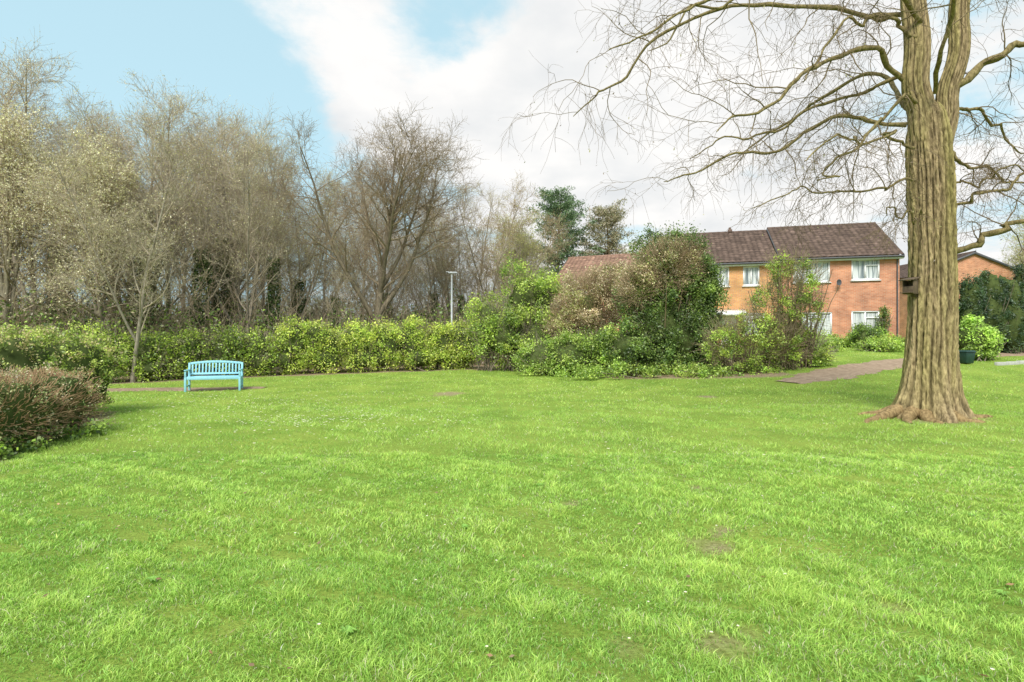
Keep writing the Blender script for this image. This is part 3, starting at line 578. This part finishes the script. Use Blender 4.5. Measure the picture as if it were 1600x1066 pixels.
# ------------------------------------------------------------ big tree
rng=RS(31)
def barktube(path,rad,na,amp,kr,flare=0,phase=0,seed=0):
    n=len(path); T=nrm(np.gradient(path,axis=0)); ref=np.array([0,1.,0]); U=nrm(np.cross(T,ref)); W=np.cross(T,U)
    th=np.linspace(0,2*np.pi,na,endpoint=False); TH,I=np.meshgrid(th,np.arange(n))
    s=np.r_[0,np.cumsum(np.linalg.norm(np.diff(path,axis=0),axis=1))][:,None]*np.ones((1,na))
    q=np.stack([np.cos(TH)*1.0,np.sin(TH)*1.0,s*.16],-1).reshape(-1,3)
    q2=np.stack([np.cos(TH)*1.0,np.sin(TH)*1.0,s*.42],-1).reshape(-1,3)
    wp=noise(q,1.8,seed).reshape(n,na); wp2=noise(q2,5,seed+1).reshape(n,na); f3=noise(q2*np.array([3,3,6]),9,seed+2).reshape(n,na); f4=noise(q2*np.array([1.6,1.6,3.6]),7,seed+7).reshape(n,na)
    ph=TH*kr+1.3*wp+1.3*wp2+phase
    rid=(1-np.abs(np.sin(ph)))**1.7*np.clip(.75+1.0*f4,0,1.4); rid2=(1-np.abs(np.sin(TH*kr*1.6+1.9*wp2-1.2*wp)))**2*np.clip(.6-1.1*f4,0,1.4)
    dsp=amp*(-rid*1.3-rid2*.9+wp*.6+f3*.35+f4*.25)
    dsp=dsp+.07*np.sin(3*TH+s*.3)*rad[:,None]
    R=rad[:,None]*np.ones((1,na))+dsp
    if flare:
        z=path[:,2][:,None]*np.ones((1,na)); z=np.maximum(z-path[0,2]-.2,0)
        lob=np.clip(np.sin(5*TH+.6)+.4*np.sin(3*TH+2),0,2)
        R=R+flare*np.exp(-z/.38)*(.35+.9*lob)+.08*np.exp(-z/1.4)*np.sin(5*TH+.6)*.8
    V=path[:,None,:]+R[...,None]*(np.cos(TH)[...,None]*U[:,None,:]+np.sin(TH)[...,None]*W[:,None,:])
    i=np.arange(n*na).reshape(n,na); a0=i[:-1];b0=np.roll(a0,-1,1);d0=i[1:];c0=np.roll(d0,-1,1)
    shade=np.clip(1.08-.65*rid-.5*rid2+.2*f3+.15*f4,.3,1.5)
    moss=np.clip(.5+wp2*.45+.6*wp+.25*np.sin(TH+2.5),0,1)
    C=shade[...,None]*(np.array([1.05,.96,.90])*(1-moss[...,None]*.8)+np.array([.93,1.0,.56])*moss[...,None]*.8)
    return V.reshape(-1,3),np.stack([a0,b0,c0,d0],-1).reshape(-1,4),C.reshape(-1,3)
zT=H1(TX,TY)
e=empty('locust_tree',(TX,TY,zT),0,'huge bare locust tree with deeply furrowed brown trunk on the lawn','tree')
def L3(p): return np.array([(a-TX,dy,c-zT) for a,dy,c in p])
bt=Bld()
zz_=np.linspace(-.2,6.55,300); path=np.stack([.07*np.sin(zz_*.75)+.012*zz_,.03*np.sin(zz_),zz_],1)
rad=np.interp(zz_,[-.2,0,.5,1.2,2,4,5.2,5.8,6.3,6.55],[.56,.54,.485,.455,.435,.405,.405,.39,.31,.2])
V,F,C=barktube(path,rad,400,.042,9,flare=.23,seed=1); bt.add(V,F,C)
for pts,r0,r1,ph in [([(8.72,0,5.4),(8.62,0,6.3),(8.50,0,7.3),(8.46,-.05,9.0),(8.55,-.1,10.5),(8.5,-.1,12.5)],.28,.19,1),([(9.0,.05,5.3),(9.14,.05,6.3),(9.36,.05,7.4),(9.52,0,9.0),(9.8,0,11),(9.9,0,12.3)],.24,.14,2)]:
    pth=catmull(L3(pts),110); pth[:,:2]+=np.stack([.03*np.sin(np.arange(110)*.25+ph),.03*np.cos(np.arange(110)*.2)],1); V,F,C=barktube(pth,np.linspace(r0,r1,110),160,.022,7,phase=ph,seed=ph+3); bt.add(V,F,C)
limbs=[
([(8.45,0,7.0),(7.5,-.3,7.5),(6.6,-.7,7.25),(5.6,-1.0,6.8),(4.7,-1.3,6.0),(3.9,-1.5,5.6)],.052),
([(8.4,.1,6.2),(7.4,.3,6.5),(6.5,.5,6.1),(5.6,.8,5.75),(4.4,1.,5.5),(3.4,1.2,5.2)],.040),
([(8.5,-.2,8.2),(7.2,-.8,8.8),(5.8,-1.2,8.75),(4.2,-1.5,8.2),(2.8,-1.6,7.5),(1.7,-1.7,6.9)],.044),
([(8.5,.2,8.6),(7.,.8,9.4),(5.2,1.5,9.6),(3.5,2,9.0),(2.2,2.2,8.0),(1.4,2.3,7.2)],.050),
([(8.3,-.3,4.9),(7.6,-.5,4.65),(6.7,-.6,4.45),(5.8,-.7,4.5),(4.9,-.8,4.35)],.018),
([(8.35,-.2,5.6),(7.6,-.8,5.7),(6.8,-1.3,5.35),(6,-1.7,5.2),(5.2,-2,4.85)],.023),
([(9.2,0,6.9),(9.9,-.2,7.5),(10.7,-.3,7.8),(11.8,-.5,7.9),(13,-.6,7.6)],.08),
([(9.05,-.2,3.45),(9.5,-.5,3.62),(10.0,-.7,3.95),(10.6,-.9,4.15),(11.4,-1.1,4.15),(12.2,-1.2,3.95)],.06),
([(9.1,.1,5.7),(10,.3,5.45),(10.8,.5,5.1),(11.8,.7,4.95)],.032),
([(8.8,.3,6.4),(8.6,1.6,7.8),(8.2,3,8),(7.6,4.4,7.6),(7.0,5.4,7)],.048),
([(8.7,-.3,6.7),(8.2,-1.5,7.9),(7.2,-2.5,8.3),(6,-3.2,8.0),(5.2,-3.4,7.4)],.034),
([(8.55,0,10),(8,-.5,11.3),(7,-.8,12.0),(5.5,-1,11.9),(4,-1,10.8),(2.8,-1,9.5)],.08),
([(9.6,0,9),(10.6,.2,10),(11.8,.2,10.4),(13,.2,10)],.08),
([(8.5,.0,9.0),(7.4,.1,9.6),(5.8,.2,9.4),(4.2,.3,8.7),(3.0,.3,7.8)],.044),
([(9.2,.1,6.4),(10.1,.8,6.9),(11.2,1.4,6.7),(12.4,1.8,6.2)],.04),
([(8.4,-.1,6.7),(7.7,-.5,6.3),(7.0,-.9,5.6),(6.3,-1.2,5.1),(5.7,-1.4,4.5)],.028),
([(8.4,.2,7.3),(7.4,.7,7.0),(6.3,1.2,6.6),(5.3,1.6,6.4),(4.5,1.9,6.0)],.032),
([(8.4,-.2,7.9),(7.7,-.4,8.3),(6.9,-.3,8.1),(6.1,-.5,7.4),(5.5,-.5,6.6)],.032),
([(8.45,-.3,4.2),(8.1,-.6,4.15),(7.7,-.8,4.3),(7.3,-.9,4.1)],.014),
([(9.1,-.25,4.9),(9.5,-.5,4.8),(9.9,-.7,4.95),(10.3,-.9,4.8)],.014),
([(9.1,-.2,4.4),(9.7,-.7,4.6),(10.5,-1.0,4.9),(11.3,-1.3,4.8)],.025)]
Pl=[];Rl=[]
NL=40
for pts,r in limbs:
    p_=catmull(L3(pts),NL); 
    kn=rng.normal(0,.11,(11,3))*min(1,len(pts)/5.5); kn[0]=0; tt=np.linspace(0,10,NL)
    off=np.stack([np.interp(tt,np.arange(11),kn[:,q]) for q in range(3)],1)
    p_=p_+off; p_[1:]+=np.cumsum(rng.normal(0,.016,(NL-1,3)),0); Pl.append(p_); t=np.linspace(0,1,NL); Rl.append(r*(1-t)**.7*(1+.15*np.sin(t*50+len(Pl)))+.009)
Pl=np.array(Pl);Rl=np.array(Rl)
V,F=tubes(Pl,Rl,9); bt.add(V,F,(.78,.76,.60))
for a,l,hz in [(-3.0,1.8,.2),(-2.7,1.2,.15),(-2.3,.7,.1),(-.5,.8,.1),(-1.3,.55,.1),(.3,.7,.1),(2.6,.9,.1)]:
    k=np.linspace(0,1,14); rr_=.42+k*l; xx=np.cos(a+.35*k)*rr_; yy=np.sin(a+.35*k)*rr_
    zz3=np.array([H1(TX+q,TY+w2) for q,w2 in zip(xx,yy)])-zT+hz*(1-k)**2-.01-.02*k+.02*np.sin(k*9)
    V,F=tubes(np.stack([xx,yy,zz3],1)[None],(.11*(1-k)+.045)[None],8); bt.add(V,F,(.95,.82,.66))
bt.build('trunk',M_bigbark,e,True)
bc=Bld()
Ll=np.linalg.norm(np.diff(Pl,axis=1),axis=2).sum(1)
S,D,t,Rt,pi=spawn(Pl,Rl,12,.10,1.,54,rng)
L1=np.minimum(Ll[pi]*.26,1.6)*rng.uniform(.35,1.3,len(t)); P1,R1=grow(S,D,L1,np.minimum(Rt*.5,.015),np.full(len(S),.004),11,.22,-.05,rng); V,F=tubes(P1,R1,5); bc.add(V,F,(.50,.45,.36))
S,D,t,Rt,pi=spawn(P1,R1,5,.15,1.,52,rng)
L2=L1[pi]*.55*rng.uniform(.5,1.2,len(t))+.1; P2,R2=grow(S,D,L2,np.minimum(Rt*.6,.0065),np.full(len(S),.0026),7,.22,-.1,rng); V,F=tubes(P2,R2,4); bc.add(V,F,(.46,.40,.33))
S,D,t,Rt,pi=spawn(P2,R2,4,.15,1.,45,rng)
L3_=L2[pi]*.6*rng.uniform(.5,1.3,len(t))+.09; P3,R3=grow(S,D,L3_,np.full(len(S),.0030),np.full(len(S),.0018),5,.22,-.13,rng); V,F=tubes(P3,R3,3); bc.add(V,F,(.46,.40,.33))
q=P3[:,-1]; q=q[rng.random(len(q))<.35]; V,F=leafq(q-np.array([0,0,.03]),.05,rng,.35); bc.add(V,F,np.repeat(pal([(.1,.07,.04),(.22,.2,.08),(.07,.05,.03)],len(q),rng),4,0),1)
bc.build('crown',[M_twig,M_leaf],e)

e=empty('nest_box',(8.25,11.78,2.72),math.radians(-62),'dark wooden nest box with sloping roof fixed to the trunk','nest box'); e.scale=(.82,.82,.82)
b=Bld()
for c,d in [((0,.0,-.17),(.26,.22,.02)),((0,.10,0),(.26,.02,.34)),((-.12,0,0),(.02,.22,.34)),((.12,0,0),(.02,.22,.34)),((0,-.10,-.08),(.22,.02,.18)),((0,-.17,-.15),(.26,.14,.02))]: b.box(c,d)
b.build('box_body',M_wood,e,bevel=.003)
b=Bld(); b.box((0,-.04,.20),(.34,.36,.025),R=np.array(Matrix.Rotation(math.radians(12),3,'X'))); b.build('box_roof',M_wood,e,bevel=.003)
b=Bld(); b.box((0,.18,0),(.08,.14,.5)); b.build('backboard',M_wood,e)

# ------------------------------------------------------------ bench
e=empty('park_bench',(-9.52,18.2,H1(-9.52,18.2)+.015),math.radians(18),'light blue painted wooden bench with slatted back on bark mulch','bench')
W_=1.6
b=Bld()
for k in range(6): b.box((0,-.24+k*.088,.43+.006*(k-2)**2*.3),(W_-.02,.07,.024))
b.box((0,-.27,.395),(W_-.1,.03,.07)); b.box((0,.24,.395),(W_-.1,.03,.07))
b.build('seat',M_blue,e,bevel=.004)
b=Bld(); Rb=np.array(Matrix.Rotation(math.radians(-10),3,'X'))
def bk(x,zc): return (x,.25+(zc-.45)*.18,zc)
b.box(bk(0,.53),(W_-.12,.035,.06),R=Rb)
nseg=14
for k in range(nseg):
    x0=-W_/2+.06+(W_-.12)*k/nseg; x1=-W_/2+.06+(W_-.12)*(k+1)/nseg; xm=(x0+x1)/2
    zt=.85+.06*math.cos(xm/(W_/2)*math.pi/2)
    sl=-.06*math.sin(xm/(W_/2)*math.pi/2)*math.pi/W_
    b.box(bk(xm,zt),((x1-x0)*1.04,.038,.07),R=Rb@np.array(Matrix.Rotation(-math.atan(sl),3,'Y')))
for k in range(15):
    x=-W_/2+.12+(W_-.24)*k/14; zt=.85+.06*math.cos(x/(W_/2)*math.pi/2)
    zc=(.55+zt-.02)/2; b.box(bk(x,zc),(.045,.016,zt-.55),R=Rb)
b.build('backrest',M_blue,e,bevel=.003)
for sx in(-1,1):
    b=Bld(); x=sx*(W_/2-.03)
    b.box((x,-.02,.66),(.065,.60,.03)); b.box((x,-.27,.54),(.05,.05,.22)); b.build('armrest',M_blue,e,bevel=.006)
    b=Bld(); b.box((x,-.27,.215),(.06,.06,.45)); b.build('leg',M_blue,e,bevel=.004)
    b=Bld(); b.box((x,.28,.22),(.06,.07,.46)); b.box(bk(x,.65),(.06,.06,.46),R=Rb); b.box((x,0,.16),(.04,.52,.045)); b.box((x,0,.385),(.045,.52,.07)); b.build('leg',M_blue,e,bevel=.004)

# ------------------------------------------------------------ lamp post
lx,ly=-3.2,30.2; e=empty('street_lamp',(lx,ly,H1(lx,ly)),0,'slim grey street lamp with short arm behind the hedge','street lamp')
b=Bld(); P=np.array([[[0,0,-.2],[0,0,1.2],[0,0,1.25],[0,0,4.9]]],float); V,F=tubes(P,np.array([[.08,.08,.05,.045]]),12); b.add(V,F); b.build('post',M_metal,e,True)
b=Bld(); V,F=tubes(np.array([[[0,0,4.85],[-.05,0,4.98],[-.12,0,5.0],[-.3,0,5.02]]],float),np.full((1,4),.025),8); b.add(V,F); b.build('arm',M_metal,e,True)
b=Bld(); b.box((.06,0,4.96),(.46,.18,.07)); b.box((.06,0,5.005),(.36,.13,.03)); b.build('lamp_head',M_metal,e,bevel=.02)

# ------------------------------------------------------------ houses
def wall_front(b,x0,x1,z0,z1,ops,y=0,rev=.09):
    xs=sorted(set([x0,x1]+[o[0] for o in ops]+[o[1] for o in ops])); zs=sorted(set([z0,z1]+[o[2] for o in ops]+[o[3] for o in ops]))
    for i in range(len(xs)-1):
        for j in range(len(zs)-1):
            xm=(xs[i]+xs[i+1])/2; zm=(zs[j]+zs[j+1])/2
            if any(o[0]<xm<o[1] and o[2]<zm<o[3] for o in ops): continue
            b.add([[xs[i],y,zs[j]],[xs[i+1],y,zs[j]],[xs[i+1],y,zs[j+1]],[xs[i],y,zs[j+1]]],[[0,1,2,3]])
    for a,c,d,f in ops:
        b.add([[a,y,d],[c,y,d],[c,y,f],[a,y,f],[a,y+rev,d],[c,y+rev,d],[c,y+rev,f],[a,y+rev,f]],[[0,4,5,1],[1,5,6,2],[2,6,7,3],[3,7,4,0]])
def window(parent,x0,x1,z0,z1,mull,tr=None,y=.0):
    b=Bld(); b.add([[x0,y+.075,z0],[x1,y+.075,z0],[x1,y+.075,z1],[x0,y+.075,z1]],[[0,1,2,3]]); wn=b.build('window',M_glass,parent)
    b=Bld(); t=.085; yc=y+.045; dp=.055
    b.box(((x0+x1)/2,yc,z1-t/2),(x1-x0,dp,t)); b.box(((x0+x1)/2,yc,z0+t/2),(x1-x0,dp,t))
    b.box((x0+t/2,yc,(z0+z1)/2),(t,dp,z1-z0-2*t)); b.box((x1-t/2,yc,(z0+z1)/2),(t,dp,z1-z0-2*t))
    for m_ in mull: b.box((x0+(x1-x0)*m_,yc,(z0+z1)/2),(t*.9,dp*.9,z1-z0-2*t))
    if tr: 
        for (a,c,zz4) in tr: b.box(((x0+(x1-x0)*a+x0+(x1-x0)*c)/2,yc-.004,z0+(z1-z0)*zz4),((x1-x0)*(c-a)-t,dp*.8,t*.7))
    b.build('frame',M_white,wn)
    b=Bld(); b.box(((x0+x1)/2,y-.03,z0-.03),(x1-x0+.1,.1,.05)); b.build('sill',M_white,wn)
def roofslope(b,x0,x1,y0,z0,y1,z1,tile=.30,course=.34,seed=0):
    rng=RS(seed); nxx=int((x1-x0)/tile*6); sl=math.hypot(y1-y0,z1-z0); nc=int(sl/course)
    xs=np.linspace(x0,x1,nxx+1); ph=(xs-x0)/tile*2*np.pi
    prof=.028*np.abs(np.sin(ph/2))
    nv=np.array([-(z1-z0),(y1-y0)])/sl; 
    if nv[1]<0: nv=-nv
    rows=[];cc=[]
    for c in range(nc):
        for f,l in((0,.035),(.985,.0)):
            s=(c+f)/nc; y=y0+(y1-y0)*s; z=z0+(z1-z0)*s; h=prof+l
            rows.append(np.stack([xs,y+nv[0]*h,z+nv[1]*h],1)); 
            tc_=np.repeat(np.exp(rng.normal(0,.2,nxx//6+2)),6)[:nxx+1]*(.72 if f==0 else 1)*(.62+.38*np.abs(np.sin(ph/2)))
            cc.append(np.tile(tc_[:,None],(1,3)))
    V=np.array(rows); i=np.arange(V.shape[0]*V.shape[1]).reshape(V.shape[:2])
    F=np.stack([i[:-1,:-1],i[:-1,1:],i[1:,1:],i[1:,:-1]],-1).reshape(-1,4); b.add(V.reshape(-1,3),F,np.array(cc).reshape(-1,3))
def house(name,loc,rot,W,D,Hh,rise,brick,tile,wins,doors,label,chim=None,over=.12):
    e=empty(name,loc,rot,label,'house')
    ops=[tuple(w_[:4]) for w_ in wins]+[tuple(d_[:4]) for d_ in doors]
    b=Bld(); wall_front(b,0,W,-.4,Hh,ops)
    b.add([[0,D,-.4],[W,D,-.4],[W,D,Hh],[0,D,Hh]],[[1,0,3,2]])
    for x in (0,W): b.add([[x,0,-.4],[x,D,-.4],[x,D,Hh],[x,D/2,Hh+rise],[x,0,Hh]],[[0,1,2,3,4]])
    b.build('wall',brick,e)
    pr=D/2; k=.28; sl=rise/pr
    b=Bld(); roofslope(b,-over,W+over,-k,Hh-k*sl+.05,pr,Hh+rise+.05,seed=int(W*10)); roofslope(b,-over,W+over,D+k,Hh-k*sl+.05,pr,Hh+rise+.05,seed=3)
    n=int(W/.4); P=np.array([[[ -over+(W+2*over)*q/n,pr,Hh+rise+.04],[-over+(W+2*over)*(q+.97)/n,pr,Hh+rise+.05]] for q in range(n)],float)
    V,F=tubes(P,np.full((n,2),.115),8); b.add(V,F,(.8,.8,.8))
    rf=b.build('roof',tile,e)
    b=Bld(); b.box((W/2,-k+.03,Hh-k*sl-.06),(W+2*over,.03,.17)); b.box((W/2,-k/2+.02,Hh-k*sl-.13),(W+2*over-.02,k-.06,.015)); b.build('fascia',M_white,rf)
    b=Bld(); P=np.array([[[-over,-k-.05,Hh-k*sl-.01],[W+over,-k-.05,Hh-k*sl-.01]]]); V,F=tubes(P,np.full((1,2),.055),8); b.add(V,F); b.build('gutter',M_lead,rf)
    for x in (-over-.012,W+over+.012):
        b=Bld()
        for s in(0,1):
            y0=-k if s==0 else D+k; b.add([[x-.012,y0,Hh-k*sl-.1],[x-.012,pr,Hh+rise-.1],[x-.012,pr,Hh+rise+.09],[x-.012,y0,Hh-k*sl+.09],[x+.012,y0,Hh-k*sl-.1],[x+.012,pr,Hh+rise-.1],[x+.012,pr,Hh+rise+.09],[x+.012,y0,Hh-k*sl+.09]],[[0,1,2,3],[7,6,5,4],[3,2,6,7],[0,4,5,1],[0,3,7,4]])
        b.build('bargeboard',M_lead,rf)
    if chim is not None:
        b=Bld(); b.box((chim,pr,Hh+rise+.13),(.26,.26,.26)); V,F=tubes(np.array([[[chim,pr,Hh+rise+.26],[chim,pr,Hh+rise+.4]]]),np.array([[.09,.07]]),8); b.add(V,F); b.build('flue',M_tile,rf)
    for w_ in wins: window(e,*w_[:4],w_[4],w_[5] if len(w_)>5 else None)
    for d_ in doors:
        a,c,z0,z1=d_[:4]; b=Bld(); b.box(((a+c)/2,.06,(z0+z1)/2),(c-a,.05,z1-z0)); 
        for zz5 in(.45,1.25): b.box(((a+c)/2,.03,z0+zz5),((c-a)*.6,.02,.55))
        dr=b.build('door',M_white,e,bevel=.006)
        b=Bld(); b.box((a+.12,.0,z0+1.0),(.03,.05,.14)); b.build('handle',M_lead,dr)
        b=Bld(); b.box(((a+c)/2,-.45,z1+.18),(c-a+.9,.9,.06),R=np.array(Matrix.Rotation(math.radians(14),3,'X'))); b.box(((a+c)/2,-.88,z1+.02),(c-a+.9,.03,.14)); b.build('porch_canopy',M_white,e)
    b=Bld(); V,F=tubes(np.array([[[W-.12,-.05,0],[W-.12,-.05,Hh-.15]]]),np.full((1,2),.035),8); b.add(V,F); b.build('downpipe',M_lead,e)
    return e
R15=math.radians(-15)
gz=1.22
house('brick_house',(15.4,32.5,gz),R15,5.9,8.0,5.15,2.35,M_brick,M_tile,
  [(.6,2.5,3.68,4.85,[.33,.66],[(0,.33,.7)]),(3.56,4.95,3.74,4.9,[.5],[(.5,1,.7)]),(1.0,2.6,.7,2.0,[.5]),(3.56,4.95,.75,2.05,[.5],[(.5,1,.7)])],[],
  'two storey red brick house with brown tiled roof')
b=Bld()
eH=bpy.data.objects['brick_house']
V=[];F=[]
na,nr=16,4
for r in range(nr+1):
    for a in range(na):
        rr_=.17*r/nr; V.append((rr_*math.cos(a*2*math.pi/na),.25*rr_*rr_/.22,rr_*math.sin(a*2*math.pi/na)))
for r in range(nr):
    for a in range(na): F.append((r*na+a,r*na+(a+1)%na,(r+1)*na+(a+1)%na,(r+1)*na+a))
Rm=np.array(Matrix.Rotation(.5,3,'Z')); V=np.array(V)*[1,-1,1]@Rm.T+np.array([2.85,-.3,3.62])
b.add(V,F); b.box((2.85,-.15,3.57),(.03,.3,.03)); b.build('satellite_dish',M_lead,eH)
house('brick_house',(15.4-.966*5.92+.06,32.5+.259*5.92+.25,gz-.1),R15,5.9,8.0,5.15,2.35,M_brick2,M_tile,
  [(2.35,3.15,3.7,4.85,[.5]),(3.9,4.8,3.7,4.85,[.5]),(3.9,5.1,.8,2.1,[.5])],[(2.7,3.55,-.1,2.0)],
  'two storey golden brick house with brown tiled roof and white door',chim=3.6)
house('brick_house',(2.9,39.2,.8),math.radians(-24),6.2,7.0,4.8,2.1,M_brick,M_tile2,
  [(1.0,2.4,3.2,4.3,[.5]),(1.2,2.6,.8,2.0,[.5])],[],'red brick house with orange brown roof behind shrubs')
house('brick_house',(39.3,43.0,1.2),math.radians(90),9.5,8.8,5.3,1.75,M_brick,M_tile,[],[],'red brick house with shallow gable and dark verge')

e=empty('storage_bin',(17.3,21.7,H1(17.3,21.7)-.02),.2,'dark green plastic bin with hinged lid beside the path','bin'); e.scale=(.85,.85,.85)
def taper(b,c,d0,d1,h):
    x0,y0=d0[0]/2,d0[1]/2;x1,y1=d1[0]/2,d1[1]/2
    v=[(-x0,-y0,0),(x0,-y0,0),(x0,y0,0),(-x0,y0,0),(-x1,-y1,h),(x1,-y1,h),(x1,y1,h),(-x1,y1,h)]
    b.add(np.array(v)+np.array(c),[[0,3,2,1],[4,5,6,7],[0,1,5,4],[1,2,6,5],[2,3,7,6],[3,0,4,7]])
b=Bld(); taper(b,(0,0,.05),(.4,.42),(.5,.52),.5); b.build('bin_body',M_bin,e,bevel=.02)
b=Bld(); taper(b,(0,-.02,.55),(.55,.57),(.45,.42),.08); b.build('lid',M_bin,e,bevel=.015)
for sx in(-.2,.2):
    b=Bld(); V,F=tubes(np.array([[[sx-.03,.22,.09],[sx+.03,.22,.09]]]),np.full((1,2),.09),12); b.add(V,F); b.build('wheel',M_lead,e)
b=Bld(); pts=catmull([(18.2,21.4,0),(21,22.2,0),(26,23.5,0)],10)
for a,c in zip(pts[:-1],pts[1:]):
    m_=(a+c)/2; l=np.linalg.norm(c-a); ang=math.atan2(c[1]-a[1],c[0]-a[0]); b.box((m_[0],m_[1],H1(m_[0],m_[1])+.04),(l*.98,.12,.16),rz=ang)
k=b.build('path_kerb',M_kerb,bevel=.01); k['kind']='structure'; k['label']='low concrete kerb edging the path'
print('verts',sum(len(m.vertices) for m in bpy.data.meshes))
